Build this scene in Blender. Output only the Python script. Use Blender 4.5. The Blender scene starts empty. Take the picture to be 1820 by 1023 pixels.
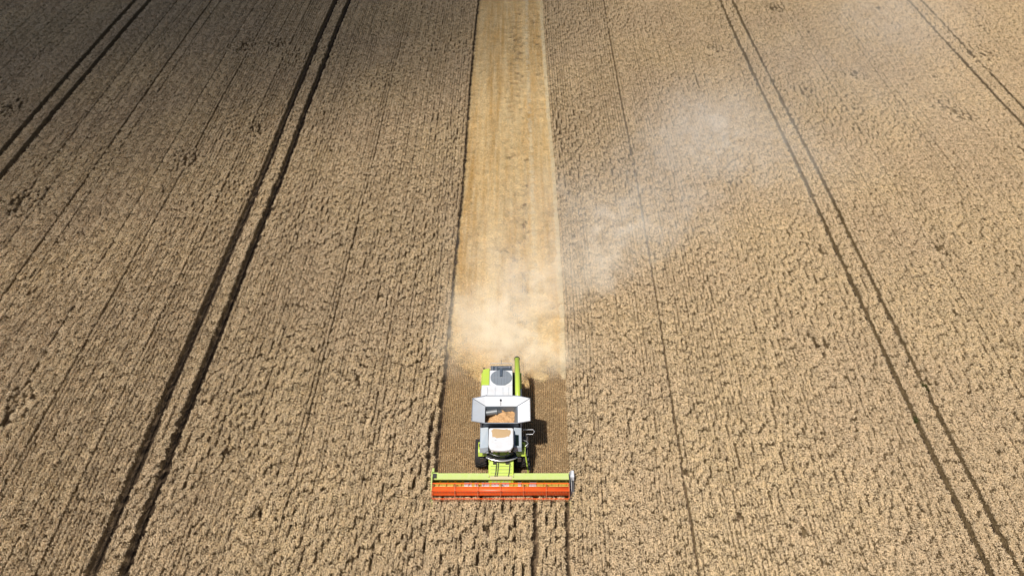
import bpy, math, random
import numpy as np
from mathutils import Vector, Matrix

R = math.radians
random.seed(7)
rng = np.random.default_rng(11)
S = bpy.context.scene
COL = S.collection

# ------------------------------------------------------------------ camera
CAM_H = 47.0
PITCH = math.atan((511.5 + 758) / 1450.0)
cd = bpy.data.cameras.new('camera')
cam = bpy.data.objects.new('camera', cd)
COL.objects.link(cam)
cam.location = (0, 0, CAM_H)
cam.rotation_euler = (math.pi / 2 - PITCH, 0, 0)
cd.sensor_width = 36.0
cd.lens = 1450.0 / 1820.0 * 36.0
cd.clip_start = 0.5
cd.clip_end = 6000
S.camera = cam

# ------------------------------------------------------------------ sky, sun, exposure
SUN = Vector((-0.31, -0.35, 1.0)).normalized()      # towards the sun
w = bpy.data.worlds.new('World')
S.world = w
w.use_nodes = True
nt = w.node_tree
bg = nt.nodes['Background']
sky = nt.nodes.new('ShaderNodeTexSky')
sky.sky_type = 'NISHITA'
sky.sun_disc = False
sky.sun_elevation = math.asin(SUN.z)
sky.sun_rotation = math.atan2(SUN.x, SUN.y)
sky.altitude = 200
sky.dust_density = 1.5
nt.links.new(sky.outputs[0], bg.inputs[0])
bg.inputs[1].default_value = 0.068
sd = bpy.data.lights.new('sun', 'SUN')
sd.energy = 5.0
sd.angle = R(0.5)
sd.color = (1.0, 0.95, 0.87)
so = bpy.data.objects.new('sun', sd)
COL.objects.link(so)
so.rotation_euler = SUN.to_track_quat('Z', 'Y').to_euler()
so.location = (-60, -60, 120)
S.view_settings.view_transform = 'Standard'
S.view_settings.look = 'None'
S.view_settings.exposure = 0.0
S.view_settings.gamma = 1.0
S.cycles.max_bounces = 6
S.cycles.diffuse_bounces = 3
S.cycles.volume_bounces = 4
S.cycles.transparent_max_bounces = 12
S.cycles.volume_step_rate = 1.0
S.cycles.volume_max_steps = 96


# ------------------------------------------------------------------ helpers
def tag(o, label=None, cat=None, group=None, kind=None):
    if label: o['label'] = label
    if cat: o['category'] = cat
    if group: o['group'] = group
    if kind: o['kind'] = kind
    return o


def empty(name, loc, parent=None):
    o = bpy.data.objects.new(name, None)
    COL.objects.link(o)
    o.location = loc
    o.empty_display_size = 0.3
    if parent: o.parent = parent
    return o


def new_mat(name):
    m = bpy.data.materials.new(name)
    m.use_nodes = True
    return m, m.node_tree, m.node_tree.nodes['Principled BSDF']


def paint(name, col, rough=0.45, metal=0.0, dirt_or_glint=None, patch_amt=0.25, scale=2.5, spec=0.5, coat=0.0):
    """paint with uneven patches of field dust, or of painted highlight"""
    m, t, b = new_mat(name)
    b.inputs['Roughness'].default_value = rough
    b.inputs['Metallic'].default_value = metal
    b.inputs['Specular IOR Level'].default_value = spec
    b.inputs['Coat Weight'].default_value = coat
    if dirt_or_glint is None: dirt_or_glint = (0.42, 0.31, 0.19)
    n = t.nodes.new('ShaderNodeTexNoise'); n.inputs['Scale'].default_value = scale
    n.inputs['Detail'].default_value = 6; n.inputs['Roughness'].default_value = 0.65
    g = t.nodes.new('ShaderNodeNewGeometry')
    t.links.new(g.outputs['Position'], n.inputs['Vector'])
    r = t.nodes.new('ShaderNodeMapRange')
    r.inputs[1].default_value = 0.42; r.inputs[2].default_value = 0.75
    r.inputs[3].default_value = patch_amt * 0.25; r.inputs[4].default_value = patch_amt
    t.links.new(n.outputs['Fac'], r.inputs[0])
    mx = t.nodes.new('ShaderNodeMix'); mx.data_type = 'RGBA'
    mx.inputs[6].default_value = (*col, 1); mx.inputs[7].default_value = (*dirt_or_glint, 1)
    t.links.new(r.outputs[0], mx.inputs[0])
    t.links.new(mx.outputs[2], b.inputs['Base Color'])
    return m


def organic(name, c1, c2, c3, big=0.12, small=2.2, streak=None, rough=0.8, rnd=0.25, spec=0.25, trans=0.22):
    """plant colour: slow drift over the field, quicker drift, and a step from clump to clump"""
    m, t, b = new_mat(name)
    b.inputs['Roughness'].default_value = rough
    b.inputs['Specular IOR Level'].default_value = spec
    g = t.nodes.new('ShaderNodeNewGeometry')
    n1 = t.nodes.new('ShaderNodeTexNoise'); n1.inputs['Scale'].default_value = big; n1.inputs['Detail'].default_value = 5
    n2 = t.nodes.new('ShaderNodeTexNoise'); n2.inputs['Scale'].default_value = small; n2.inputs['Detail'].default_value = 3
    src = g.outputs['Position']
    if streak:                      # straw thrown out in bands along the direction of travel
        vm = t.nodes.new('ShaderNodeVectorMath'); vm.operation = 'MULTIPLY'; vm.inputs[1].default_value = (1, streak, 1)
        t.links.new(src, vm.inputs[0]); src = vm.outputs[0]
    for n in (n1, n2): t.links.new(src, n.inputs['Vector'])
    r1 = t.nodes.new('ShaderNodeMapRange'); r1.inputs[1].default_value = 0.40; r1.inputs[2].default_value = 0.60
    r2 = t.nodes.new('ShaderNodeMapRange'); r2.inputs[1].default_value = 0.3; r2.inputs[2].default_value = 0.7
    t.links.new(n1.outputs['Fac'], r1.inputs[0]); t.links.new(n2.outputs['Fac'], r2.inputs[0])
    m1 = t.nodes.new('ShaderNodeMix'); m1.data_type = 'RGBA'
    m1.inputs[6].default_value = (*c1, 1); m1.inputs[7].default_value = (*c2, 1)
    t.links.new(r1.outputs[0], m1.inputs[0])
    m2 = t.nodes.new('ShaderNodeMix'); m2.data_type = 'RGBA'
    m2.inputs[7].default_value = (*c3, 1)
    t.links.new(m1.outputs[2], m2.inputs[6])
    q = t.nodes.new('ShaderNodeMath'); q.operation = 'MULTIPLY'; q.inputs[1].default_value = 0.75
    t.links.new(r2.outputs[0], q.inputs[0]); t.links.new(q.outputs[0], m2.inputs[0])
    oi = t.nodes.new('ShaderNodeObjectInfo')
    r3 = t.nodes.new('ShaderNodeMapRange'); r3.inputs[3].default_value = 1 - rnd; r3.inputs[4].default_value = 1 + rnd
    t.links.new(g.outputs['Random Per Island'], r3.inputs[0])
    r4 = t.nodes.new('ShaderNodeMapRange'); r4.inputs[3].default_value = 1 - rnd * 0.4; r4.inputs[4].default_value = 1 + rnd * 0.4
    t.links.new(oi.outputs['Random'], r4.inputs[0])
    mm = t.nodes.new('ShaderNodeMath'); mm.operation = 'MULTIPLY'
    t.links.new(r3.outputs[0], mm.inputs[0]); t.links.new(r4.outputs[0], mm.inputs[1])
    v = t.nodes.new('ShaderNodeVectorMath'); v.operation = 'SCALE'
    t.links.new(m2.outputs[2], v.inputs[0]); t.links.new(mm.outputs[0], v.inputs['Scale'])
    t.links.new(v.outputs[0], b.inputs['Base Color'])
    tl = t.nodes.new('ShaderNodeBsdfTranslucent'); ms = t.nodes.new('ShaderNodeMixShader'); ms.inputs[0].default_value = trans
    t.links.new(v.outputs[0], tl.inputs[0]); t.links.new(b.outputs[0], ms.inputs[1]); t.links.new(tl.outputs[0], ms.inputs[2])
    t.links.new(ms.outputs[0], t.nodes['Material Output'].inputs[0])
    return m


class MB:
    """collects shapes into one mesh object"""
    def __init__(s): s.v = []; s.f = []; s.mi = []
    def add(s, vs, fs, mi=0):
        k = len(s.v); s.v += [tuple(v) for v in vs]
        s.f += [tuple(i + k for i in f) for f in fs]; s.mi += [mi] * len(fs)
        return s
    def box(s, x0, x1, y0, y1, z0, z1, mi=0):
        return s.hexa([(x0, y0, z0), (x1, y0, z0), (x1, y1, z0), (x0, y1, z0),
                       (x0, y0, z1), (x1, y0, z1), (x1, y1, z1), (x0, y1, z1)], mi)
    def hexa(s, p, mi=0):
        return s.add(p, [(0, 3, 2, 1), (4, 5, 6, 7), (0, 1, 5, 4), (1, 2, 6, 5), (2, 3, 7, 6), (3, 0, 4, 7)], mi)
    def obox(s, c, size, rot, mi=0):
        m = Matrix.Translation(c) @ rot.to_4x4()
        a, b, d = (q / 2 for q in size)
        return s.hexa([m @ Vector(q) for q in ((-a, -b, -d), (a, -b, -d), (a, b, -d), (-a, b, -d),
                                               (-a, -b, d), (a, -b, d), (a, b, d), (-a, b, d))], mi)
    def prism(s, prof, x0, x1, mi=0, axis='x'):
        """profile of (y,z) points swept in x (or (x,y) swept in z)"""
        n = len(prof)
        if axis == 'x': vs = [(x0, a, b) for a, b in prof] + [(x1, a, b) for a, b in prof]
        else: vs = [(a, b, x0) for a, b in prof] + [(a, b, x1) for a, b in prof]
        fs = [(i, (i + 1) % n, n + (i + 1) % n, n + i) for i in range(n)]
        fs += [tuple(reversed(range(n))), tuple(range(n, 2 * n))]
        return s.add(vs, fs, mi)
    def tube(s, pts, r, n=8, mi=0, cap=True):
        pts = [Vector(p) for p in pts]
        rs = r if isinstance(r, (list, tuple)) else [r] * len(pts)
        vs = []; fs = []
        up = Vector((0, 0, 1))
        for i, p in enumerate(pts):
            d = (pts[min(i + 1, len(pts) - 1)] - pts[max(i - 1, 0)]).normalized()
            a = d.cross(up)
            if a.length < 0.05: a = d.cross(Vector((1, 0, 0)))
            a.normalize(); b = d.cross(a).normalized()
            for k in range(n):
                t = 2 * math.pi * k / n
                vs.append(p + (a * math.cos(t) + b * math.sin(t)) * rs[i])
        for i in range(len(pts) - 1):
            for k in range(n):
                fs.append((i * n + k, i * n + (k + 1) % n, (i + 1) * n + (k + 1) % n, (i + 1) * n + k))
        if cap:
            fs.append(tuple(range(n))); fs.append(tuple(reversed(range((len(pts) - 1) * n, len(pts) * n))))
        return s.add(vs, fs, mi)
    def lathe_x(s, prof, cx, cy, cz, n=32, mi=0):
        """profile (x, radius) turned round a line along x"""
        vs = []; fs = []
        for x, r in prof:
            for k in range(n):
                t = 2 * math.pi * k / n
                vs.append((cx + x, cy + r * math.cos(t), cz + r * math.sin(t)))
        m = len(prof)
        for i in range(m - 1):
            for k in range(n):
                fs.append((i * n + k, i * n + (k + 1) % n, (i + 1) * n + (k + 1) % n, (i + 1) * n + k))
        fs.append(tuple(range(n))); fs.append(tuple(reversed(range((m - 1) * n, m * n))))
        return s.add(vs, fs, mi)
    def build(s, name, mats, parent=None, bevel=0, smooth=False, loc=None):
        me = bpy.data.meshes.new(name)
        me.from_pydata(s.v, [], s.f)
        if not isinstance(mats, (list, tuple)): mats = [mats]
        for m in mats: me.materials.append(m)
        me.polygons.foreach_set('material_index', s.mi)
        if smooth: me.polygons.foreach_set('use_smooth', [True] * len(me.polygons))
        me.update()
        import bmesh
        bm = bmesh.new(); bm.from_mesh(me)
        bmesh.ops.recalc_face_normals(bm, faces=bm.faces)
        bm.to_mesh(me); bm.free()
        o = bpy.data.objects.new(name, me)
        COL.objects.link(o)
        if parent: o.parent = parent
        if loc: o.location = loc
        if bevel:
            b = o.modifiers.new('bevel', 'BEVEL'); b.width = bevel; b.segments = 2; b.limit_method = 'ANGLE'
        return o


def np_mesh(name, verts, faces, mats, mi=None):
    """fast mesh from numpy arrays; faces all have the same number of corners"""
    me = bpy.data.meshes.new(name)
    nf, k = faces.shape
    me.vertices.add(len(verts)); me.vertices.foreach_set('co', verts.astype(np.float32).ravel())
    me.loops.add(nf * k); me.loops.foreach_set('vertex_index', faces.astype(np.int32).ravel())
    me.polygons.add(nf); me.polygons.foreach_set('loop_start', np.arange(0, nf * k, k, dtype=np.int32))
    for m in mats: me.materials.append(m)
    if mi is not None: me.polygons.foreach_set('material_index', mi.astype(np.int32))
    me.update(calc_edges=True); me.validate()
    return me


def snoise(x, y, seed, lx, ly, octaves=3):
    """smooth value noise on arrays, range about -1..1"""
    out = np.zeros_like(x, dtype=float); amp = 1.0; tot = 0
    r = np.random.default_rng(seed)
    for o in range(octaves):
        g = r.uniform(-1, 1, (256, 256))
        u = x / lx * 2 ** o + 37.3 * o + 128; v = y / ly * 2 ** o + 11.7 * o + 64
        i = np.floor(u).astype(int); j = np.floor(v).astype(int)
        a = u - i; b = v - j; a = a * a * (3 - 2 * a); b = b * b * (3 - 2 * b)
        q = lambda ii, jj: g[ii % 256, jj % 256]
        out += amp * ((q(i, j) * (1 - a) + q(i + 1, j) * a) * (1 - b) + (q(i, j + 1) * (1 - a) + q(i + 1, j + 1) * a) * b)
        tot += amp; amp *= 0.55
    return out / tot * 1.5


# how the drilled rows wander: nominal x -> true x at distance y
KY = np.array([20., 27., 34.4, 50., 62., 116., 170.])
KX = [-95, -54.5, -25.9, -5.2, 4.2, 12.3, 29.2, 56.5, 95]
KD = np.array([  # offset of each knot at each KY
    [0, 0, 0, 0, 0, 0, 0],
    [-.3, -.3, -.2, -.1, 0, .0, .1],
    [-.25, -.2, -.1, -.02, .02, .18, .2],
    [-.45, -.35, -.1, 0., .03, .24, .3],
    [-.7, -.6, -.2, .17, .19, .17, .2],
    [-1., -.8, -.5, -.1, .15, .9, 1.4],
    [-.1, -.08, -.08, -.08, 0, .35, .5],
    [-.3, -.2, -.1, 0, 0, .05, .1],
    [0, 0, 0, 0, 0, 0, 0]])


def warp(u, y):
    u = np.asarray(u, float); y = np.asarray(y, float)
    dk = np.array([np.interp(y, KY, KD[i]) for i in range(len(KX))])
    i = np.clip(np.searchsorted(KX, u) - 1, 0, len(KX) - 2)
    kx = np.array(KX, float)
    t = (u - kx[i]) / (kx[i + 1] - kx[i])
    n = np.arange(len(u))
    wob = 0.07 * np.sin(y / 9.0 + 0.3) + 0.02 * np.sin(y / 3.7 + 1.0)
    return u + dk[i, n] * (1 - t) + dk[i + 1, n] * t + wob


# ------------------------------------------------------------------ ground sheet
def soil_mat():
    m, t, b = new_mat('soil')
    g = t.nodes.new('ShaderNodeNewGeometry')
    n = t.nodes.new('ShaderNodeTexNoise'); n.inputs['Scale'].default_value = 6; n.inputs['Detail'].default_value = 8
    t.links.new(g.outputs['Position'], n.inputs['Vector'])
    r = t.nodes.new('ShaderNodeValToRGB')
    r.color_ramp.elements[0].position = 0.3; r.color_ramp.elements[0].color = (0.07, 0.046, 0.026, 1)
    r.color_ramp.elements[1].position = 0.7; r.color_ramp.elements[1].color = (0.20, 0.135, 0.075, 1)
    t.links.new(n.outputs['Fac'], r.inputs[0]); t.links.new(r.outputs[0], b.inputs['Base Color'])
    b.inputs['Roughness'].default_value = 0.95
    bp = t.nodes.new('ShaderNodeBump'); bp.inputs['Strength'].default_value = 0.6; bp.inputs['Distance'].default_value = 0.05
    t.links.new(n.outputs['Fac'], bp.inputs['Height']); t.links.new(bp.outputs[0], b.inputs['Normal'])
    return m


M_soil = soil_mat()
g = MB(); g.add([(-1500, -600, 0), (1500, -600, 0), (1500, 3000, 0), (-1500, 3000, 0)], [(0, 1, 2, 3)])
tag(g.build('ground', M_soil), 'bare brown soil under the crop and the stubble rows', kind='structure')

# compacted wheel ruts of the tramlines, soil darkened to stand for their shade
M_rut = paint('packed_soil_shaded', (0.035, 0.024, 0.015), 0.95, dirt_or_glint=(0.07, 0.048, 0.03), patch_amt=0.9, scale=3, spec=0.1)
TRAMS = [(-54.5, -52.4), (-25.9, -23.95), (29.15, 30.95), (56.5, 58.4)]
RUT_W = 0.70
RUTS = {-54.5: .72, -52.4: .72, -25.9: .74, -23.95: .74, 29.15: .40, 30.95: .42, 56.5: .40, 58.4: .40}
for a, b in TRAMS:
    for c in (a, b):
        ys = np.arange(16, 160, 2.0)
        xs = warp(np.full(len(ys), c + 0.32), ys)
        vs = [(x - RUT_W / 2, y, 0.004) for x, y in zip(xs, ys)] + [(x + RUT_W / 2, y, 0.004) for x, y in zip(xs, ys)]
        n = len(ys)
        q = MB(); q.add(vs, [(i, n + i, n + i + 1, i + 1) for i in range(n - 1)])
        tag(q.build('wheel_track', M_rut), kind='structure')

# ------------------------------------------------------------------ instanced crop
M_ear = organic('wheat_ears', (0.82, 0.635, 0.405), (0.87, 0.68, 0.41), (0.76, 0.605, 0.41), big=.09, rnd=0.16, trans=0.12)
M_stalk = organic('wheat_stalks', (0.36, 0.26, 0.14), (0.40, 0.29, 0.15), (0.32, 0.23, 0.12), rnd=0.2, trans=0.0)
M_stub = organic('stubble_stalks', (0.82, 0.61, 0.36), (0.86, 0.65, 0.38), (0.76, 0.55, 0.31), rnd=0.3)
M_straw = organic('chopped_straw', (0.88, 0.67, 0.345), (0.73, 0.49, 0.19), (0.92, 0.77, 0.48), big=.55, small=3.0, streak=.05, rnd=0.4)
M_pale = organic('pale_straw', (0.92, 0.80, 0.56), (0.90, 0.76, 0.50), (0.94, 0.84, 0.62), rnd=0.3)


def blades(base, tip, wid, flat=False):
    """one thin quad from base to tip per row, turned to lie across a random direction"""
    n = len(base)
    ax = tip - base
    rd = rng.normal(size=(n, 3)); rd[:, 2] *= 0.3
    if flat: rd = rd * 0.35 + np.array([0, 0, 1.0])
    s = np.cross(ax, rd); s /= np.linalg.norm(s, axis=1)[:, None] + 1e-9
    s *= (wid / 2)[:, None] if np.ndim(wid) else wid / 2
    v = np.stack([base - s, base + s, tip + s, tip - s], 1).reshape(-1, 3)
    f = np.arange(4 * n).reshape(n, 4)
    return v, f


def wheat_tile(seed, tx=0.29, ty=0.5, h=0.93):
    global rng
    rng = np.random.default_rng(seed)
    V = []; F = []; MI = []; k = 0
    def put(v, f, m):
        nonlocal k
        V.append(v); F.append(f + k); MI.append(np.full(len(f), m)); k += len(v)
    ncl = rng.integers(13, 17)
    side = np.arange(ncl) % 2
    per = (ncl + 1) // 2
    cy = ((np.arange(ncl) // 2 + 0.5) / per - 0.5) * ty + rng.normal(0, 0.018, ncl)
    cl = np.column_stack([(side - 0.5) * tx * 0.46 + rng.normal(0, 0.018, ncl), cy])
    hc = h * (1 + rng.normal(0, 0.025, ncl))
    lean = rng.normal(0, 0.018, (ncl, 2)) + np.array([0.02, -0.03])
    for c in range(ncl):
        n = rng.integers(6, 9)
        b = np.column_stack([cl[c, 0] + rng.normal(0, 0.014, n), cl[c, 1] + rng.normal(0, 0.032, n), np.zeros(n)])
        hh = hc[c] * (1 + rng.normal(0, 0.06, n))
        ld = lean[c] + rng.normal(0, 0.042, (n, 2))
        top = b + np.column_stack([ld, hh - 0.09])
        put(*blades(b + [0, 0, 0.15], top, np.full(n, 0.007)), 1)
        # nodding ear: two crossed plates
        nod = rng.normal(0, 0.034, (n, 2)) + lean[c] * 0.7
        tip = top + np.column_stack([nod, rng.normal(0.035, 0.03, n)])
        for q_ in range(2):
            put(*blades(top, tip, np.full(n, 0.028 if q_ else 0.020), flat=bool(q_)), 0)
        # dry leaves
        nl = n // 2
        lb = b[:nl] * 0.5 + top[:nl] * 0.5 + rng.normal(0, 0.02, (nl, 3))
        lt = lb + np.column_stack([rng.normal(0, 0.06, nl), rng.normal(0, 0.06, nl), rng.uniform(-0.08, 0.12, nl)])
        put(*blades(lb, lt, np.full(nl, 0.014)), 1)
    return np_mesh('wheat_clump', np.concatenate(V), np.concatenate(F), [M_ear, M_stalk], np.concatenate(MI))


def stubble_tile(seed, tx=0.58, ty=0.6):
    global rng
    rng = np.random.default_rng(seed)
    n = 230
    row = (rng.integers(0, 4, n) - 1.5) * 0.145
    b = np.column_stack([row + rng.normal(0, 0.008, n), rng.uniform(-ty / 2, ty / 2, n), np.zeros(n)])
    t = b + np.column_stack([rng.normal(0, 0.012, n), rng.normal(0, 0.03, n), rng.uniform(0.1, 0.19, n)])
    v1, f1 = blades(b, t, np.full(n, 0.013))
    m = 30    # loose bits lying about
    b = np.column_stack([rng.uniform(-tx / 2, tx / 2, m), rng.uniform(-ty / 2, ty / 2, m), rng.uniform(0.01, 0.06, m)])
    a = rng.uniform(0, 6.28, m); L = rng.uniform(0.05, 0.16, m)
    t = b + np.column_stack([np.cos(a) * L, np.sin(a) * L, rng.normal(0, 0.02, m)])
    v2, f2 = blades(b, t, np.full(m, 0.014), flat=True)
    return np_mesh('stubble_clump', np.concatenate([v1, v2]), np.concatenate([f1, f2 + len(v1)]), [M_stub])


def straw_tile(seed, tx=0.6, ty=0.6, mat=None):
    global rng
    rng = np.random.default_rng(seed)
    n = 260
    b = np.column_stack([rng.uniform(-tx / 2, tx / 2, n), rng.uniform(-ty / 2, ty / 2, n), rng.uniform(0.03, 0.2, n) + .05 * np.sin(seed + 9.0 * rng.uniform(size=n))])
    a = rng.uniform(0, 6.28, n); L = rng.uniform(0.05, 0.2, n)
    t = b + np.column_stack([np.cos(a) * L, np.sin(a) * L, rng.normal(0, 0.035, n)])
    v, f = blades(b, t, rng.uniform(0.008, 0.02, n), flat=True)
    return np_mesh('straw_clump', v, f, [mat or M_straw])


def scatter(name, metas, pos, rot, scl, mats):
    """one object: its points carry the clumps through geometry nodes"""
    me = bpy.data.meshes.new(name)
    n = len(pos)
    me.vertices.add(n); me.vertices.foreach_set('co', pos.astype(np.float32).ravel())
    a = me.attributes.new('rot', 'FLOAT_VECTOR', 'POINT'); a.data.foreach_set('vector', rot.astype(np.float32).ravel())
    a = me.attributes.new('scl', 'FLOAT_VECTOR', 'POINT'); a.data.foreach_set('vector', scl.astype(np.float32).ravel())
    a = me.attributes.new('idx', 'INT', 'POINT')
    a.data.foreach_set('value', np.random.default_rng(5).integers(0, len(metas), n).astype(np.int32))
    me.update()
    o = bpy.data.objects.new(name, me); COL.objects.link(o)
    for m in mats: me.materials.append(m)
    ng = bpy.data.node_groups.new(name, 'GeometryNodeTree')
    ng.interface.new_socket('Geometry', in_out='INPUT', socket_type='NodeSocketGeometry')
    ng.interface.new_socket('Geometry', in_out='OUTPUT', socket_type='NodeSocketGeometry')
    N = ng.nodes; Lk = ng.links
    gi = N.new('NodeGroupInput'); go = N.new('NodeGroupOutput')
    iop = N.new('GeometryNodeInstanceOnPoints'); iop.inputs['Pick Instance'].default_value = True
    jn = N.new('GeometryNodeJoinGeometry')
    for k, m in enumerate(metas):
        to = bpy.data.objects.new(m.name, m)      # kept out of the scene
        oi = N.new('GeometryNodeObjectInfo'); oi.inputs['Object'].default_value = to
        oi.inputs['As Instance'].default_value = False
        gti = N.new('GeometryNodeGeometryToInstance')
        Lk.new(oi.outputs['Geometry'], gti.inputs[0]); Lk.new(gti.outputs[0], jn.inputs[0])
    def attr(nm, ty):
        q = N.new('GeometryNodeInputNamedAttribute'); q.data_type = ty; q.inputs['Name'].default_value = nm
        return q.outputs['Attribute']
    Lk.new(gi.outputs[0], iop.inputs['Points']); Lk.new(jn.outputs[0], iop.inputs['Instance'])
    Lk.new(attr('idx', 'INT'), iop.inputs['Instance Index'])
    e2r = N.new('FunctionNodeEulerToRotation')
    Lk.new(attr('rot', 'FLOAT_VECTOR'), e2r.inputs[0]); Lk.new(e2r.outputs[0], iop.inputs['Rotation'])
    Lk.new(attr('scl', 'FLOAT_VECTOR'), iop.inputs['Scale'])
    Lk.new(iop.outputs[0], go.inputs[0])
    md = o.modifiers.new('scatter', 'NODES'); md.node_group = ng
    return o


# where wheat stands: bands of nominal x between the gaps
CUT_Y = 31.75                    # the knife: behind it the strip is cut
GAPS = []                        # (nominal x centre, width)
for c_, w_ in RUTS.items(): GAPS.append((c_ + 0.32, w_))
GAPS += [(12.3, 0.15), (1.95, 0.31), (4.08, 0.28)]
GAPS += [(-43.2, 0.22), (-41.9, 0.16), (-36.6, 0.14), (-33.9, 0.15), (-14.6, 0.06), (-29.0, .12), (-48.1, .15), (-66.5, .15), (-69, .12), (-71.5, .15), (20.9, 0.04),
         (45.5, 0.05), (44.8, 0.05), (-63, 0.16), (-60.3, .14), (68, .1), (-31.1, .1), (-46.2, .13), (35.5, .1), (38.2, .12), (63.5, .12)]
STRIP = (-5.2, 4.2)
edges = sorted(GAPS)
bands = []
x0 = -92.0
for c, wd in edges + [(93, 2)]:
    bands.append((x0, c - wd / 2)); x0 = c + wd / 2
TX, TY = 0.29, 0.5
X = []; Y = []
def fill(x0, x1, y0, y1):
    if x1 - x0 < 0.08: return
    n = max(1, round((x1 - x0) / TX))
    cs = x0 + (np.arange(n) + 0.5) * (x1 - x0) / n
    for c in cs:
        ys = np.arange(y0, y1, TY) + rng.uniform(0, TY)
        X.append(np.full(len(ys), c)); Y.append(ys)
def split(x0, x1):
    """cut a band at the strip edges"""
    out = []
    for a, b, inside in ((x0, min(x1, STRIP[0]), False), (max(x0, STRIP[0]), min(x1, STRIP[1]), True), (max(x0, STRIP[1]), x1, False)):
        if b > a: out.append((a, b, inside))
    return out
for a, b in bands:
    for p, q, inside in split(a, b):
        far = 132.0
        if inside: fill(p, q, 20.0, CUT_Y)
        else: fill(p, q, 20.0, far)
X = np.concatenate(X); Y = np.concatenate(Y)
Y += rng.normal(0, 0.03, len(Y))
# only what the camera (or one a step aside) could see
keep = np.abs(X) < (22 + 0.545 * Y)
X = X[keep]; Y = Y[keep]
wx = warp(X, Y)
n = len(X)
print('wheat clumps', n)
# height of the crop: streaks along the rows, hummocks, worn edges, flattened spots
left = np.clip((-8 - X) / 14, 0, 1)
ck = np.round(X * 7.3).astype(int)                    # one number per drilled pair of rows
rc = np.random.default_rng(91).uniform(0, 1, 4000)[ck % 4000] ** 1.1
along = 0.75 + 0.5 * snoise(X * 3.1, Y, 16, 1.0, 16.0, 2)
hz = 1.03 + 0.03 * snoise(X, Y, 1, 0.45, 16.0, 2) + 0.014 * snoise(X, Y, 2, 0.6, 1.5, 2) + 0.03 * snoise(X, Y, 3, 9, 14, 2)
gap = (rc * along.clip(0.1, 1.3)).clip(0, 0.5) * np.where(X > 5, 0.82, 1.0) + 0.05
hz -= (0.06 + 0.05 * left) * gap
sqz = 1 - (0.50 + 0.14 * left) * gap            # the pair of rows stands closer, leaving a slit beside it
SPOTS = [(-57.5, 84, 1.4), (-34.8, 100, 1.1), (-30.5, 100.5, .9), (-47.5, 65, 1.6), (-34, 73, 1.1), (-28.2, 79, .9), (-36.5, 39.5, 1.2),
         (-38.2, 38, .7), (34.5, 88, .9), (50, 84, 1.2), (51, 82, .9), (55, 74, 1.3), (42, 92, .8), (16.5, 38, .35), (13.5, 38.2, .3),
         (39, 58, .8), (37, 112, 1.2), (26, 100, 1.0), (60, 98, 1.5), (24.2, 45.5, .7), (-12, 42, .5), (31.6, 41.6, .4), (-16.5, 30.5, .4)]
r2 = np.random.default_rng(21)
for _ in range(45):
    SPOTS.append((r2.uniform(-70, 70), r2.uniform(28, 120), r2.uniform(.12, .4)))
flat = np.zeros(n)
for sx, sy, sr in SPOTS:
    d2 = ((wx - sx) / sr) ** 2 + ((Y - sy) / (sr * 1.4)) ** 2
    flat = np.maximum(flat, np.exp(-d2) * (0.8 + 0.5 * snoise(wx, Y, 4, .5, .6, 2)))
flat = np.clip(flat, 0, 1)
hz *= 1 - 0.42 * flat
alive = rng.uniform(size=n) > 0.0015 + 0.15 * flat
alive &= ~((np.abs(X + 5.72) < 0.15) & (Y < 38.5) & (Y > 33))
scl = np.column_stack([np.ones(n), np.ones(n) * 1.08, hz])
scl[:, 0] = sqz
lx = 0.03 * snoise(X, Y, 5, 0.8, 0.8, 2) + 0.05 * snoise(X, Y, 6, 6, 9, 2)
ly = 0.03 * snoise(X, Y, 7, 0.8, 0.8, 2) + 0.05
rot = np.column_stack([ly + flat * rng.normal(0, .5, n), lx + flat * rng.normal(0, .5, n), np.where(rng.uniform(size=n) > .5, math.pi, 0)])
pos = np.column_stack([wx - (1 - sqz) * TX * 0.45, Y, np.zeros(n)])
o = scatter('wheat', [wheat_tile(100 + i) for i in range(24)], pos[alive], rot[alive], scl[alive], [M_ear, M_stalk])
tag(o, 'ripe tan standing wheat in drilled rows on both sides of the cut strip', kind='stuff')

# chaff-strewn soil between the stubble rows
M_litter = paint('chaffy_soil', (0.12, 0.085, 0.046), 0.95, dirt_or_glint=(0.27, 0.19, 0.105), patch_amt=1.0, scale=7, spec=0.1)
ys = np.arange(CUT_Y + .4, 150, 2.0)
xl = warp(np.full(len(ys), STRIP[0] + .36), ys); xr = warp(np.full(len(ys), STRIP[1] - .02), ys); n = len(ys)  # left margin stays bare: dark soil put in to widen the edge shadow
q = MB(); q.add([(x, y, .004) for x, y in zip(xl, ys)] + [(x, y, .004) for x, y in zip(xr, ys)], [(i, n + i, n + i + 1, i + 1) for i in range(n - 1)])
tag(q.build('stubble_ground', M_litter), kind='structure')

# stubble and chopped straw of the cut strip
SX, SY = 0.58, 0.6
xs = np.arange(STRIP[0] + .2 + SX / 2, STRIP[1], SX)
ys = np.arange(CUT_Y + 0.2, 132, SY)
gx, gy = np.meshgrid(xs, ys); gx = gx.ravel(); gy = gy.ravel()
n = len(gx)
p = np.column_stack([warp(gx, gy), gy, np.full(n, 0.0)])
rt = np.column_stack([np.zeros(n), np.zeros(n), np.where(rng.uniform(size=n) > .5, math.pi, 0)])
sc = np.column_stack([np.ones(n), np.ones(n), 1 + 0.25 * rng.normal(size=n).clip(-1, 1)])
o = scatter('stubble', [stubble_tile(200 + i) for i in range(12)], p, rt, sc, [M_stub])
tag(o, 'short cut stubble rows in the harvested strip beside and behind the harvester', kind='stuff')
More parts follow.
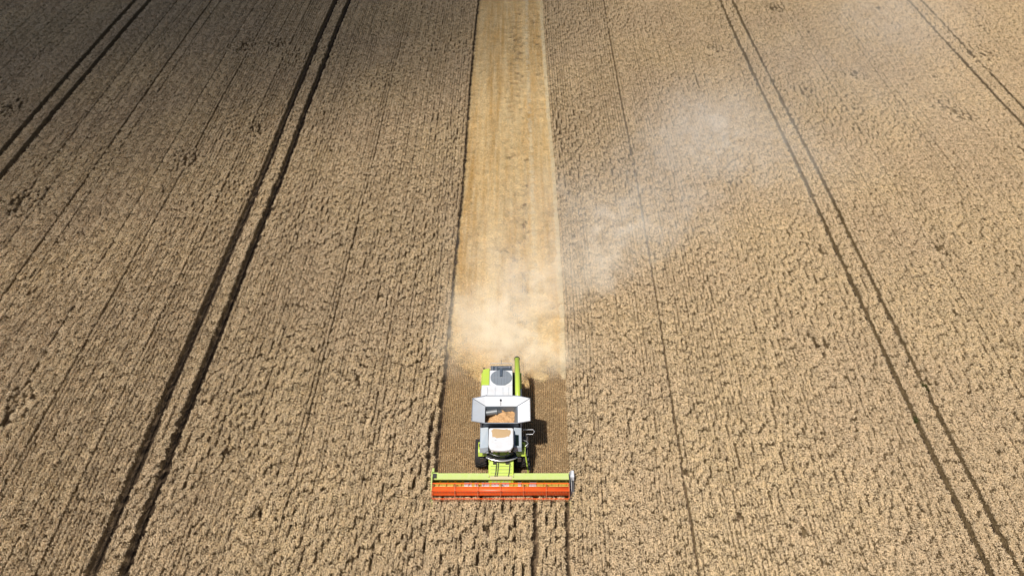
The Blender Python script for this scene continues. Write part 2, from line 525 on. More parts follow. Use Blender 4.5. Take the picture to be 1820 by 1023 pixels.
# straw: thick behind the chopper, ragged front edge
N = 12000
gx = rng.uniform(STRIP[0] + .38, STRIP[1] - .1, N * 3)  # straw kept off the left margin, where bare soil stands for crop shade
gy = rng.uniform(40.5, 132, N * 3)
front = 42.2 + np.where(gx < -2.2, (-2.2 - gx) * 1.7, np.clip(gx - 1.0, 0, 9) * 0.25) + 0.7 * snoise(gx, gy, 9, .7, 1, 2)
dens = np.clip((gy - front) / 3.6, 0, 1) * (0.6 + 0.35 * snoise(gx, gy * .3, 10, 1.1, 5, 3))
dens *= 0.8 + 0.75 * snoise(gx, gy, 14, .5, 60, 3)
dens *= np.where(np.abs(gx - 0.3) < 1.25, 0.38, 1.0) * np.where(gx > 1.6, .8, 1)
k = rng.uniform(size=N * 3) < dens
gx = gx[k]; gy = gy[k]
n = len(gx)
print('straw', n)
p = np.column_stack([warp(gx, gy), gy, np.zeros(n)])
rt = np.column_stack([np.zeros(n), np.zeros(n), rng.uniform(0, 6.28, n)])
sc = np.column_stack([np.ones(n), np.ones(n), rng.uniform(.7, 1.25, n)])
o = scatter('straw', [straw_tile(300 + i) for i in range(12)], p, rt, sc, [M_straw])
tag(o, 'pale golden chopped straw spread over the stubble behind the harvester', kind='stuff')

# a line of straw along the standing crop, coloured pale for its sunlit look, and a thin one along the old wheel track
ey = np.concatenate([43 + 89 * rng.uniform(0, 1, 1500), rng.uniform(46, 132, 420)])
ex = np.concatenate([np.full(1500, STRIP[1] - 0.15) + rng.normal(0, .05, 1500), np.full(420, 1.85) + rng.normal(0, .06, 420)])
n = len(ex); f_ = rng.uniform(.38, .5, n)
o = scatter('straw_line', [straw_tile(320 + i, mat=M_pale) for i in range(6)], np.column_stack([warp(ex, ey), ey, np.full(n, .03)]),
            np.column_stack([np.zeros(n), np.zeros(n), rng.uniform(0, 6.28, n)]), np.column_stack([f_, f_ * 1.6, rng.uniform(1.0, 1.6, n)]), [M_pale])
tag(o, 'line of straw, coloured pale for its sunlit look, along the right-hand edge of the cut strip', kind='stuff')

# the crop carries on beyond the built rows: coarse canopy out to the skyline
xs = np.concatenate([np.arange(-900, -110, 40), np.arange(-110, 111, 5), np.arange(150, 901, 40)]).astype(float)
ys = np.concatenate([np.arange(131, 200, 4), np.arange(210, 1200, 40)]).astype(float)
gx, gy = np.meshgrid(xs, ys)
gz = 0.70 + 0.06 * snoise(gx, gy, 12, 6, 9, 2)
vv = np.column_stack([gx.ravel(), gy.ravel(), gz.ravel()])
a = np.arange(len(xs) * len(ys)).reshape(len(ys), len(xs))
ff = np.stack([a[:-1, :-1], a[:-1, 1:], a[1:, 1:], a[1:, :-1]], -1).reshape(-1, 4)
me = np_mesh('crop_field', vv, ff, [organic('far_crop', (0.40, 0.28, 0.16), (0.45, 0.32, 0.17), (0.34, 0.23, 0.13), big=.05, small=1.0, rnd=0)])
o = bpy.data.objects.new('field', me); COL.objects.link(o)
tag(o, 'far part of the ripe crop reaching to the horizon', kind='structure')

# ------------------------------------------------------------------ combine harvester
LIME = paint('lime_paint', (0.45, 0.60, 0.05), 0.35, dirt_or_glint=(0.55, 0.55, 0.25), patch_amt=0.3)
LIMED = paint('dusty_lime_paint', (0.44, 0.57, 0.13), 0.5, dirt_or_glint=(0.52, 0.55, 0.28), patch_amt=0.75, scale=3)
WHITE = paint('white_paint', (0.68, 0.70, 0.74), 0.35, dirt_or_glint=(0.52, 0.45, 0.36), patch_amt=0.4)
GREYW = paint('light_grey_paint', (0.34, 0.40, 0.46), 0.4, dirt_or_glint=(0.5, 0.45, 0.38), patch_amt=0.3)
STEEL = paint('galvanised_steel', (0.45, 0.48, 0.50), 0.35, metal=0.6, patch_amt=0.3)
SILVER = paint('silver_tube', (0.7, 0.71, 0.73), 0.25, metal=0.7, patch_amt=0.1)
DARK = paint('dark_frame', (0.03, 0.033, 0.04), 0.6, dirt_or_glint=(0.12, 0.09, 0.06), patch_amt=0.5)
NAVY = paint('dark_radiator', (0.05, 0.075, 0.11), 0.5, dirt_or_glint=(0.2, 0.2, 0.2), patch_amt=0.35)
RUBBER = paint('tyre_rubber', (0.022, 0.024, 0.028), 0.8, dirt_or_glint=(0.14, 0.10, 0.065), patch_amt=0.4, scale=5, spec=0.2)
RED = paint('red_reel_paint', (0.90, 0.088, 0.012), 0.36, dirt_or_glint=(0.80, 0.28, 0.06), patch_amt=0.35)  # orange patches put the reel's highlights into the colour
REDD = paint('dusty_red_paint', (0.55, 0.10, 0.03), 0.6, dirt_or_glint=(0.5, 0.3, 0.16), patch_amt=0.8, scale=6)
YELL = paint('yellow_auger_paint', (0.74, 0.56, 0.03), 0.4, dirt_or_glint=(0.6, 0.45, 0.2), patch_amt=0.35)
PINK = paint('worn_bare_metal', (0.66, 0.60, 0.62), 0.4, metal=0.2, patch_amt=0.3)
GRAINM = None
m_, t_, b_ = new_mat('tinted_glass')
b_.inputs['Base Color'].default_value = (0.006, 0.012, 0.010, 1); b_.inputs['Roughness'].default_value = 0.12
b_.inputs['Transmission Weight'].default_value = 0.0; b_.inputs['Specular IOR Level'].default_value = 0.22
GLASS = m_
m_, t_, b_ = new_mat('lamp_lens')
b_.inputs['Base Color'].default_value = (0.8, 0.8, 0.78, 1); b_.inputs['Roughness'].default_value = 0.1
LENS = m_
AMBER = paint('amber_lens', (0.8, 0.25, 0.02), 0.2, patch_amt=0.1)
REDLENS = paint('red_lens', (0.6, 0.02, 0.02), 0.2, patch_amt=0.1)


def grille_mat():
    m, t, b = new_mat('screen_mesh')
    b.inputs['Base Color'].default_value = (0.27, 0.30, 0.33, 1); b.inputs['Metallic'].default_value = 0.3
    b.inputs['Roughness'].default_value = 0.5
    g = t.nodes.new('ShaderNodeNewGeometry'); v = t.nodes.new('ShaderNodeTexVoronoi'); v.inputs['Scale'].default_value = 40
    t.links.new(g.outputs['Position'], v.inputs['Vector'])
    bp = t.nodes.new('ShaderNodeBump'); bp.inputs['Strength'].default_value = 0.5
    t.links.new(v.outputs['Distance'], bp.inputs['Height']); t.links.new(bp.outputs[0], b.inputs['Normal'])
    return m


MESHM = grille_mat()
H = empty('combine_harvester', (-0.75, 35.0, 0))
tag(H, 'lime green and white combine harvester with red reel cutting the strip', 'combine harvester')

# hull
q = MB(); q.prism([(0.35, 1.35), (0.35, 2.45), (2.1, 2.45), (2.1, 3.25), (5.5, 3.3), (6.05, 2.7), (6.35, 1.9), (6.2, 1.3), (4.6, 1.05), (2.6, 1.0)], -1.30, 0.78)
hull = q.build('body', WHITE, H, bevel=0.04)
# side cladding, lime towards the rear
for s, xa, xb in ((-1, -1.46, -1.31), (1, 1.30, 1.44)):
    q = MB(); q.prism([(1.2, 1.5), (1.2, 3.15), (4.0, 3.3), (4.0, 1.35)], xa, xb)
    sp = q.build('side_panel', WHITE, H, bevel=0.02)
    tag(sp, 'white front side panel')
    q = MB(); q.prism([(4.02, 1.35), (4.02, 3.3), (5.6, 3.25), (6.2, 2.4), (6.25, 1.5)], xa, xb)
    tag(q.build('side_panel', LIME, H, bevel=0.02), 'lime rear side panel')
q = MB(); q.box(0.79, 1.29, 1.2, 6.0, 1.3, 2.9); q.box(1.0, 1.29, 2.3, 5.6, 2.9, 3.15)
q.build('side_recess', DARK, H, bevel=0.02)
# engine deck
q = MB()
q.hexa([(-1.44, 2.15, 3.26), (0.80, 2.15, 3.26), (0.80, 4.1, 3.31), (-1.44, 4.1, 3.31),
        (-1.40, 2.15, 3.66), (0.79, 2.15, 3.66), (0.79, 4.1, 3.62), (-1.40, 4.1, 3.62)])
q.hexa([(-0.86, 4.101, 3.31), (0.80, 4.101, 3.31), (0.80, 5.62, 3.27), (-0.86, 5.62, 3.27),
        (-0.86, 4.101, 3.62), (0.79, 4.101, 3.62), (0.79, 5.62, 3.52), (-0.86, 5.62, 3.52)])
deck = q.build('engine_deck', WHITE, H, bevel=0.05)
q = MB()
for xx in (-1.0, -0.45, 0.1, 0.5): q.box(xx, xx + 0.015, 2.45, 3.85, 3.64, 3.668)
q.build('deck_seam', GREYW, deck)
q = MB(); q.box(-1.25, -1.05, 2.55, 2.65, 3.66, 3.8); q.tube([(-1.02, 2.4, 3.66), (-1.02, 2.6, 3.9), (-1.05, 2.9, 3.9)], 0.03)
q.build('deck_bracket', DARK, H)
q = MB()
q.hexa([(-1.44, 4.11, 3.31), (-0.87, 4.11, 3.31), (-0.87, 5.9, 3.0), (-1.44, 5.9, 2.9),
        (-1.40, 4.11, 3.625), (-0.87, 4.11, 3.635), (-0.87, 5.85, 3.50), (-1.36, 5.8, 3.42)])
q.build('engine_cover', LIME, H, bevel=0.05)
# round cooling screen
def disc(mb, cx, cy, cz, r, h, n=40, slope=-0.05, mi=0):
    vs = []
    for z in (0, h):
        for k in range(n):
            a = 2 * math.pi * k / n
            vs.append((cx + r * math.cos(a), cy + r * math.sin(a), cz + z + slope * r * math.sin(a)))
    mb.add(vs, [tuple(reversed(range(n))), tuple(range(n, 2 * n))] + [(k, (k + 1) % n, n + (k + 1) % n, n + k) for k in range(n)], mi)
q = MB(); disc(q, -0.03, 4.80, 3.575, 0.76, 0.07)
scr = q.build('cooling_screen', MESHM, H)
q = MB()
for xx in (-0.48, -0.25, 0.03, 0.22, 0.42):
    ly_ = math.sqrt(0.74 ** 2 - xx * xx)
    q.add([(xx - .05, 4.8 - ly_, 3.66 + .05 * ly_), (xx - .02, 4.8 - ly_, 3.66 + .05 * ly_), (xx - .02, 4.8 + ly_, 3.66 - .05 * ly_), (xx - .05, 4.8 + ly_, 3.66 - .05 * ly_)], [(0, 1, 2, 3)])
q.box(-0.7, 0.66, 4.78, 4.81, 3.655, 3.67)
q.build('screen_bar', SILVER, scr)
q = MB(); q.hexa([(-0.12, 4.85, 3.66), (0.06, 4.85, 3.66), (0.09, 5.7, 3.55), (-0.15, 5.7, 3.55), (-0.10, 4.85, 3.74), (0.04, 4.85, 3.74), (0.07, 5.7, 3.7), (-0.13, 5.7, 3.7)])
q.build('suction_duct', NAVY, scr)
# rear radiator bay and ladder rail
q = MB(); q.box(-0.80, 0.74, 5.63, 6.28, 2.4, 3.28)
for k in range(5): q.box(-0.78, 0.72, 5.70 + k * 0.12, 5.74 + k * 0.12, 3.28, 3.33)
rad = q.build('radiator', NAVY, H, bevel=0.015)
q = MB(); q.box(-0.72, -0.66, 5.66, 6.1, 3.34, 3.40); q.box(-0.45, -0.38, 5.66, 6.1, 3.34, 3.40); q.box(0.5, 0.62, 5.95, 6.1, 3.34, 3.42)
q.box(-0.3, 0.45, 6.0, 6.06, 3.34, 3.38)
q.build('hose', SILVER, rad)
q = MB(); q.tube([(-0.85, 5.9, 3.1), (-0.85, 6.35, 3.45), (0.78, 6.35, 3.45), (0.78, 5.9, 3.1)], 0.025)
q.tube([(-0.03, 6.35, 3.4), (-0.03, 6.4, 3.75)], 0.02)
q.build('rear_rail', SILVER, H)
q = MB(); q.prism([(6.3, 0.75), (6.0, 1.35), (6.25, 1.75), (6.7, 1.65), (7.05, 0.9), (6.8, 0.7)], -1.05, 0.95)
q.build('straw_chopper', STEEL, H, bevel=0.02)
for s in (-1, 1):
    q = MB(); q.box(s * 1.30 - 0.05, s * 1.30 + 0.05, 5.95, 6.1, 2.9, 3.3)
    lb = q.build('tail_light', DARK, H)
    q = MB(); q.box(s * 1.30 - 0.04, s * 1.30 + 0.04, 6.101, 6.12, 2.95, 3.25); q.build('lens', REDLENS, lb)

# grain tank: walls, folded-out flaps with cloth corners
q = MB()
zt = 3.74; zb = 2.6
xa, xb, ya, yb = -1.10, 1.10, 0.55, 1.98
q.box(xa - 0.10, xa, ya - 0.1, yb + 0.1, zb, zt)                       # left wall
q.hexa([(0.70, ya, zb), (1.2, ya, zb), (1.2, yb, zb), (0.70, yb, zb), (1.06, ya, zt), (1.2, ya, zt), (1.2, yb, zt), (1.06, yb, zt)])
q.box(xa, 1.2, ya - 0.10, ya, zb, zt)
q.box(xa, 1.2, yb, yb + 0.10, zb, zt)
q.box(xa, 1.2, ya, yb, zb - 0.1, zb)
tank = q.build('grain_tank', paint('tank_inside', (0.16, 0.19, 0.22), 0.5, metal=0.2, patch_amt=0.15), H)  # inside colour darkened to stand for the shade in the tank
def sheet(pts, mat, name, t=0.02):
    p = [Vector(v) for v in pts]
    nrm = (p[1] - p[0]).cross(p[2] - p[0]).normalized() * t
    n = len(p)
    q = MB(); q.add(p + [v + nrm for v in p], [tuple(reversed(range(n))), tuple(range(n, 2 * n))] + [(i, (i + 1) % n, n + (i + 1) % n, n + i) for i in range(n)])
    return q.build(name, mat, tank)
ZO = 4.25
IL, IR, IF, IB = -1.10, 1.12, 0.50, 2.03
OL, OR_, OF, OB = -1.96, 1.98, 0.30, 2.28
FLAPW = paint('flap_sheet', (0.56, 0.60, 0.65), 0.4, dirt_or_glint=(0.5, 0.45, 0.38), patch_amt=0.35)
sheet([(IL, IF, zt), (OL, OF, ZO), (OL, OB, ZO), (IL, IB, zt)], FLAPW, 'tank_flap')
sheet([(IR, IB, zt), (OR_, OB, ZO), (OR_, OF, ZO), (IR, IF, zt)], WHITE, 'tank_flap')
sheet([(IR, IF, zt), (IR + .02, 0.12, ZO), (IL - .02, 0.12, ZO), (IL, IF, zt)], STEEL, 'tank_flap')  # front flap coloured steel grey for the grazing light on it
sheet([(IL, IB, zt), (IL - .04, 2.52, ZO), (IR + .04, 2.52, ZO), (IR, IB, zt)], WHITE, 'tank_flap')
for a_, b_, c_ in (((IL, IF, zt), (IL - .02, 0.12, ZO), (OL, OF, ZO)), ((OR_, OF, ZO), (IR + .02, 0.12, ZO), (IR, IF, zt)),
                   ((OL, OB, ZO), (IL - .04, 2.52, ZO), (IL, IB, zt)), ((IR, IB, zt), (IR + .04, 2.52, ZO), (OR_, OB, ZO))):
    sheet([a_, b_, c_], WHITE, 'corner_cloth', 0.008)
q = MB(); rim = [(OL, OF, ZO), (IL, 0.12, ZO), (IR, 0.12, ZO), (OR_, OF, ZO), (OR_, OB, ZO), (IR, 2.52, ZO), (IL, 2.52, ZO), (OL, OB, ZO), (OL, OF, ZO)]
q.tube([(x, y, z + .02) for x, y, z in rim], 0.025, 6); q.build('flap_rim', SILVER, tank)
q = MB()
q.tube([(IL, IF - .01, zt + .015), (IR, IF - .01, zt + .015)], 0.03, 6)
q.tube([(IR, IF, zt + .02), (IR, IB, zt + .02)], 0.02, 6); q.build('hinge_line', NAVY, tank)
for a_, b_ in (((IL, IF, zt), (OL, OF, ZO)), ((IR, IF, zt), (OR_, OF, ZO)), ((IL, IB, zt), (OL, OB, ZO)), ((IR, IB, zt), (OR_, OB, ZO))):
    q = MB(); q.tube([(a_[0], a_[1], a_[2] + .03), (b_[0], b_[1], b_[2] + .03)], 0.016, 6); q.build('flap_stay', NAVY, tank)
q = MB(); q.tube([(-0.03, 2.28, 4.02), (-0.03, 2.30, 4.12)], 0.06, 10); q.tube([(-0.03, 2.05, zt + .05), (-0.03, 2.28, 4.04)], 0.012, 6)
q.build('flap_latch', DARK, tank)
q = MB(); q.tube([(-1.08, 1.72, 3.35), (-0.25, 1.75, 3.5)], 0.20, 14)
for k in range(4): q.tube([(-1.0 + k * .22, 1.722 + k * .005, 3.36 + k * .035), (-0.96 + k * .22, 1.722 + k * .005, 3.365 + k * .035)], 0.22, 14)
q.tube([(-0.25, 1.75, 3.5), (0.05, 1.78, 3.4)], [0.16, 0.08], 10)
q.build('filling_auger', paint('worn_auger', (0.14, 0.16, 0.18), 0.5, metal=0.3, patch_amt=0.2), tank)

# the harvested grain in the tank
m_, t_, b_ = new_mat('wheat_grain')
g_ = t_.nodes.new('ShaderNodeNewGeometry'); n_ = t_.nodes.new('ShaderNodeTexNoise'); n_.inputs['Scale'].default_value = 14; n_.inputs['Detail'].default_value = 6
t_.links.new(g_.outputs['Position'], n_.inputs['Vector'])
r_ = t_.nodes.new('ShaderNodeValToRGB'); r_.color_ramp.elements[0].position = .3; r_.color_ramp.elements[0].color = (0.40, 0.21, 0.085, 1)
r_.color_ramp.elements[1].position = .7; r_.color_ramp.elements[1].color = (0.62, 0.39, 0.19, 1)
t_.links.new(n_.outputs['Fac'], r_.inputs[0]); t_.links.new(r_.outputs[0], b_.inputs['Base Color']); b_.inputs['Roughness'].default_value = .8
GR = m_
nx, ny = 44, 32
gx, gy = np.meshgrid(np.linspace(-1.09, 0.99, nx), np.linspace(0.56, 1.97, ny))
gz = 3.18 + 0.34 * np.exp(-((gx - 0.25) / 0.55) ** 2 - ((gy - 1.5) / 0.5) ** 2) + 0.14 * np.clip((1.1 - gy) / .6, 0, 1) - 0.36 * np.clip((-0.35 - gx) / 0.7, 0, 1) * np.clip((gy - .8), 0, 1) \
    + 0.13 * snoise(gx * 1, gy * 1, 33, .33, .3, 3)
gz = np.minimum(gz, zt - 0.1)
vv = np.column_stack([gx.ravel() - 0.75, gy.ravel() + 35, gz.ravel()])
a = np.arange(nx * ny).reshape(ny, nx)
ff = np.stack([a[:-1, :-1], a[:-1, 1:], a[1:, 1:], a[1:, :-1]], -1).reshape(-1, 4)
top = len(vv)
vb = vv.copy(); vb[:, 2] = 2.62
border = np.concatenate([a[0, :], a[1:, -1], a[-1, -2::-1], a[-2:0:-1, 0]])
sf = np.array([(border[i], top + border[i], top + border[(i + 1) % len(border)], border[(i + 1) % len(border)]) for i in range(len(border))])
me = np_mesh('grain', np.concatenate([vv, vb]), np.concatenate([ff, sf]), [GR])
me.polygons.foreach_set('use_smooth', [True] * len(me.polygons))
o = bpy.data.objects.new('grain', me); COL.objects.link(o)
tag(o, 'heap of orange-brown grain inside the open grain tank', 'grain', kind='stuff')

# unloading auger on the far side
q = MB(); q.tube([(1.16, 2.3, 3.62), (1.15, 4.0, 3.70), (1.12, 6.45, 3.82)], 0.185, 20)
ua = q.build('unloading_auger', LIME, H, smooth=True)
q = MB(); q.tube([(1.12, 6.35, 3.80), (1.12, 6.50, 3.76), (1.12, 6.56, 3.66), (1.12, 6.58, 3.5)], [0.16, 0.215, 0.20, 0.17], 20)
q.build('spout', DARK, ua)
q = MB(); q.tube([(1.18, 2.5, 2.9), (1.18, 2.25, 3.3), (1.17, 2.3, 3.66)], 0.2, 16); q.build('auger_elbow', LIME, ua, smooth=True)
q = MB(); q.box(1.05, 1.25, 5.2, 5.3, 3.15, 3.62); q.build('auger_cradle', DARK, H)

# shoulders either side of the cab, stairs, fenders
q = MB()
q.hexa([(-1.43, -1.05, 2.55), (-0.82, -1.15, 2.6), (-0.82, 0.45, 2.6), (-1.43, 0.45, 2.5), (-1.40, -0.95, 2.95), (-0.84, -1.0, 3.15), (-0.84, 0.42, 3.5), (-1.40, 0.42, 3.4)])
q.build('shoulder_panel', GREYW, H, bevel=0.04)
q = MB()
q.hexa([(0.86, -0.95, 2.55), (1.42, -0.95, 2.55), (1.42, 0.45, 2.5), (0.86, 0.45, 2.6), (0.87, -0.85, 3.0), (1.40, -0.85, 2.9), (1.40, 0.42, 3.4), (0.87, 0.42, 3.5)])
sh = q.build('shoulder_panel', GREYW, H, bevel=0.04)
q = MB(); q.hexa([(0.98, -0.80, 3.035), (1.2, -0.80, 3.01), (1.2, -0.1, 3.26), (0.98, -0.1, 3.29), (0.98, -0.80, 3.06), (1.2, -0.80, 3.03), (1.2, -0.1, 3.28), (0.98, -0.1, 3.31)])
q.build('door_window', GLASS, sh)
for s in (-1, 1):
    q = MB()
    x0_, x1_ = (-1.55, -0.90) if s < 0 else (1.02, 1.66)
    prof = [(-0.80, 1.85), (-0.65, 2.10), (-0.4, 2.22), (0.1, 2.25), (0.1, 2.19), (-0.4, 2.16), (-0.6, 2.05), (-0.75, 1.82)]
    q.prism(prof, x0_, x1_)
    fd = q.build('fender', LIME, H, bevel=0.01)
    q = MB()
    for k in range(3): q.box(x0_ + .08, x1_ - .08, -0.5 + k * .17, -0.44 + k * .17, 2.252, 2.28)
    q.box(x0_ + .05, x0_ + .25, -0.3, -0.1, 2.26, 2.36)
    q.build('tread_strip', DARK, fd)
q = MB()
q.box(1.48, 1.86, -0.25, 0.75, 2.02, 2.08)
q.build('platform', DARK, H)
q = MB()
q.tube([(1.52, 0.62, 2.1), (1.52, 0.62, 2.95), (2.18, 0.62, 2.95), (2.28, 0.45, 2.95), (2.16, 0.22, 2.95), (1.72, 0.22, 2.95), (1.72, 0.22, 2.1)], 0.03, 8)
q.tube([(1.45, 0.1, 2.5), (1.75, -0.1, 2.6), (1.85, -0.3, 2.6), (1.65, -0.45, 2.5)], 0.025, 8)
q.build('handrail', SILVER, H)
q = MB()
for yy in (-0.95, -0.45):
    q.tube([(1.62, yy + .4, 2.1), (1.75, yy, 1.4), (1.88, yy - .35, 0.45)], 0.045, 6)
ld = q.build('ladder', LIME, H)
for k in range(4):
    f = (k + .6) / 4.2
    q = MB(); q.box(1.62 + .24 * f, 1.80 + .24 * f, -0.85 - .55 * f + .2, -0.2 - .55 * f + .2, 2.0 - 1.5 * f, 2.04 - 1.5 * f); q.build('rung', DARK, ld)

# cab
q = MB()
q.prism([(-0.88, 1.9), (-1.42, 3.55), (0.05, 3.58), (0.15, 2.5), (0.15, 1.75)], -0.74, 0.78)
cab = q.build('cab', DARK, H, bevel=0.03)
vs = []; ws = []
for k in range(9):
    t = -1 + 2 * k / 8; x = 0.02 + 0.83 * t; bow = 0.24 * (1 - t * t)
    vs.append((x, -0.98 - bow, 2.05)); ws.append((x, -1.40 - bow * 0.8, 3.56))
q = MB(); n_ = 9
ins = [(x, y + .06, z) for x, y, z in vs] + [(x, y + .06, z) for x, y, z in ws]
q.add(vs + ws + ins, [(i, i + 1, n_ + i + 1, n_ + i) for i in range(n_ - 1)] + [(2 * n_ + i, 3 * n_ + i, 3 * n_ + i + 1, 2 * n_ + i + 1) for i in range(n_ - 1)])
q.build('windscreen', GLASS, cab, smooth=True)
for s in (-1, 1):
    xx = -0.745 if s < 0 else 0.785
    q = MB(); q.prism([(-0.9, 2.1), (-1.4, 3.4), (-0.1, 3.42), (-0.1, 1.95)], xx, xx + s * 0.02); q.build('side_window', GLASS, cab)
# roof
out = []
for k in range(13):
    t = -1 + 2 * k / 12
    out.append((0.02 + 0.80 * t, -1.62 - 0.16 * (1 - abs(t) ** 2.6) + (0.16 if abs(t) > .99 else 0)))
out += [(0.85, -1.2), (0.84, 0.0), (0.78, 0.10), (-0.74, 0.10), (-0.80, 0.0), (-0.81, -1.2)]
q = MB(); q.prism(out, 3.58, 3.80, axis='z'); roof = q.build('cab_roof', WHITE, H, bevel=0.07)
q = MB()
for xx in (-0.55, -0.3, 0.34, 0.59): MB().box(xx - .07, xx + .07, -1.70, -1.64, 3.50, 3.575).build('work_light', LENS, roof)
q = MB(); q.tube([(-0.38, -0.95, 3.79), (-0.38, -0.95, 3.86)], 0.07, 12); q.build('antenna', WHITE, roof)
# chaff lying on the roof
N_ = 60
ang = np.linspace(0, 2 * math.pi, N_, endpoint=False)
rr = 1 + 0.10 * np.sin(3 * ang + 1) + 0.07 * np.sin(7 * ang) + 0.05 * np.sin(11 * ang + 2)
cxs = 0.0 + 0.62 * np.sign(np.cos(ang)) * np.abs(np.cos(ang)) ** .5 * rr ** .5
cys = -0.36 + 0.36 * np.sign(np.sin(ang)) * np.abs(np.sin(ang)) ** .5 * rr
cys = np.minimum(cys, 0.0)
q = MB()
vs = [(0, -.33, 3.835)] + [(x * .75, -0.33 + (y + .33) * .75, 3.825) for x, y in zip(cxs, cys)] + [(x, y, 3.806) for x, y in zip(cxs, cys)] + [(x, y, 3.801) for x, y in zip(cxs, cys)]
fs = [(0, 1 + i, 1 + (i + 1) % N_) for i in range(N_)]
for r0 in (0, 1): fs += [(1 + r0 * N_ + i, 1 + r0 * N_ + N_ + i, 1 + r0 * N_ + N_ + (i + 1) % N_, 1 + r0 * N_ + (i + 1) % N_) for i in range(N_)]
q.add(vs, fs)
CH = paint('chaff', (0.46, 0.31, 0.17), 0.95, dirt_or_glint=(0.54, 0.39, 0.23), patch_amt=0.7, scale=12, spec=0.1)
tag(q.build('chaff', CH, loc=(-0.75, 35, 0)), 'tan drift of chaff lying on the rear of the white cab roof', 'chaff', kind='stuff')
# front walkway with its bowed bumper
q = MB()
arc = [(0.05 + 1.05 * t, -1.12 - 0.30 * (1 - t * t)) for t in np.linspace(-1, 1, 13)]
q.tube([(x, y, 2.17) for x, y in arc], 0.055, 8)
q.build('bumper', SILVER, H, smooth=True)
q = MB(); q.prism([(x, y + .08) for x, y in arc] + [(1.0, -0.7), (-0.9, -0.7)], 2.10, 2.15, axis='z'); q.build('walkway', DARK, H)
for s in (-1, 1):
    q = MB(); q.tube([(s * 0.82, -1.5, 3.4), (s * 1.2, -1.75, 3.3), (s * 1.25, -1.75, 2.9)], 0.02, 6)
    mr = q.build('mirror_arm', DARK, H)
    q = MB(); q.box(s * 1.25 - .12, s * 1.25 + .12, -1.78, -1.72, 2.55, 2.95); q.build('mirror', DARK, mr, bevel=.02)

# feeder house
q = MB()
q.prism([(-1.0, 1.25), (-1.12, 1.98), (-2.05, 1.32), (-2.25, 0.55), (-1.9, 0.35)], -0.84, 0.86)
fh = q.build('feeder_house', LIME, H, bevel=0.04)
q = MB()
def on_slope(f, off): # from top (-1.30,1.95) to (-2.05,1.25)
    return (-1.05 - 1.0 * f + off * -0.59, 2.05 - 0.73 * f + off * 0.81)
for f in (0.45, 0.62, 0.80, 0.95):
    y_, z_ = on_slope(f, 0.02); q.box(-0.70, 0.72, y_ - .02, y_ + .02, z_ - .03, z_ + .015)
q.build('stiffening_rib', LIMED, fh)
q = MB()
for xx in (-0.42, 0.42):
    y_, z_ = on_slope(0.24, 0.02); q = MB(); q.box(xx - .11, xx + .11, y_ - .12, y_ + .06, z_ - .1, z_ + .05); q.build('lift_bracket', DARK, fh)
for s in (-1, 1):
    q = MB(); q.tube([(s * 0.78, -0.6, 0.75), (s * 0.78, -1.9, 0.6)], 0.06, 8); q.build('lift_cylinder', SILVER, H)

for xx, yy in ((-0.35, 0), (-0.22, .03), (0.55, .02)):
    q = MB(); q.tube([(xx, -1.15, 2.0), (xx + .05, -1.45 + yy, 1.92), (xx, -1.9, 1.55), (xx - .06, -2.1, 1.4)], 0.022, 6); q.build('hydraulic_hose', DARK, fh)

# header
XL, XR = -4.62, 4.62
q = MB()
q.prism([(-1.80, 0.25), (-1.80, 1.34), (-2.24, 1.27), (-2.24, 1.20), (-1.92, 1.14), (-1.94, 0.30), (-2.20, 0.12), (-3.25, 0.06), (-3.25, 0.02), (-2.15, 0.05)], XL, XR)
hd = q.build('header', LIMED, H)
q = MB(); q.prism([(-1.95, 0.30), (-2.21, 0.125), (-3.24, 0.066), (-3.24, 0.075), (-2.2, .14), (-1.95, 0.33)], XL + .01, XR - .01); q.build('table_floor', STEEL, hd)
q = MB(); q.hexa([(-0.72,-2.26,1.28),(0.74,-2.26,1.28),(0.74,-1.81,1.33),(-0.72,-1.81,1.33),(-0.72,-2.26,1.295),(0.74,-2.26,1.295),(0.74,-1.81,1.36),(-0.72,-1.81,1.36)]); q.box(-0.84, -0.78, -2.13, -1.80, 1.345, 1.38); q.box(0.80, 0.86, -2.13, -1.80, 1.345, 1.38)
tag(q.build('centre_plate', paint('dusty_plate', (0.5, 0.47, 0.28), .6, dirt_or_glint=(.6, .5, .3), patch_amt=.7), hd), 'dusty centre plate above the feeder')
# intake auger with flighting, bare in the middle
AY, AZ, AR = -2.50, 0.80, 0.27
q = MB(); q.lathe_x([(XL + .1, AR), (XR - .1, AR)], 0, AY, AZ, 20)
L_ = 4.5
for s in (-1, 1):
    vs = []; fs = []; st = 220
    for i in range(st):
        f = i / (st - 1); x = s * (L_ - f * (L_ - 0.75)); a = s * f * 2 * math.pi * 7.5
        for r_ in (AR * .95, AR + .13): vs.append((x, AY + r_ * math.cos(a), AZ + r_ * math.sin(a)))
    for i in range(st - 1): fs.append((2 * i, 2 * i + 1, 2 * i + 3, 2 * i + 2))
    q.add(vs, fs)
q.build('intake_auger', YELL, hd, smooth=False)
for x0_ in (-2.45, -1.28, -0.62, 0.05, 1.9, -1.75, 1.15):
    q = MB(); q.lathe_x([(0, AR + .012), (0.5 if x0_ not in (-1.75, 1.15) else .25, AR + .012)], x0_, AY, AZ, 20)
    q.build('auger_cover', PINK, hd)
for k in range(12):
    q = MB(); q.tube([(-0.66 + k * .12, AY + .2, AZ + .1), (-0.66 + k * .12, AY - .1 + .5 * (k % 2), AZ + .42)], 0.012, 5)
    q.build('auger_finger', STEEL, hd)
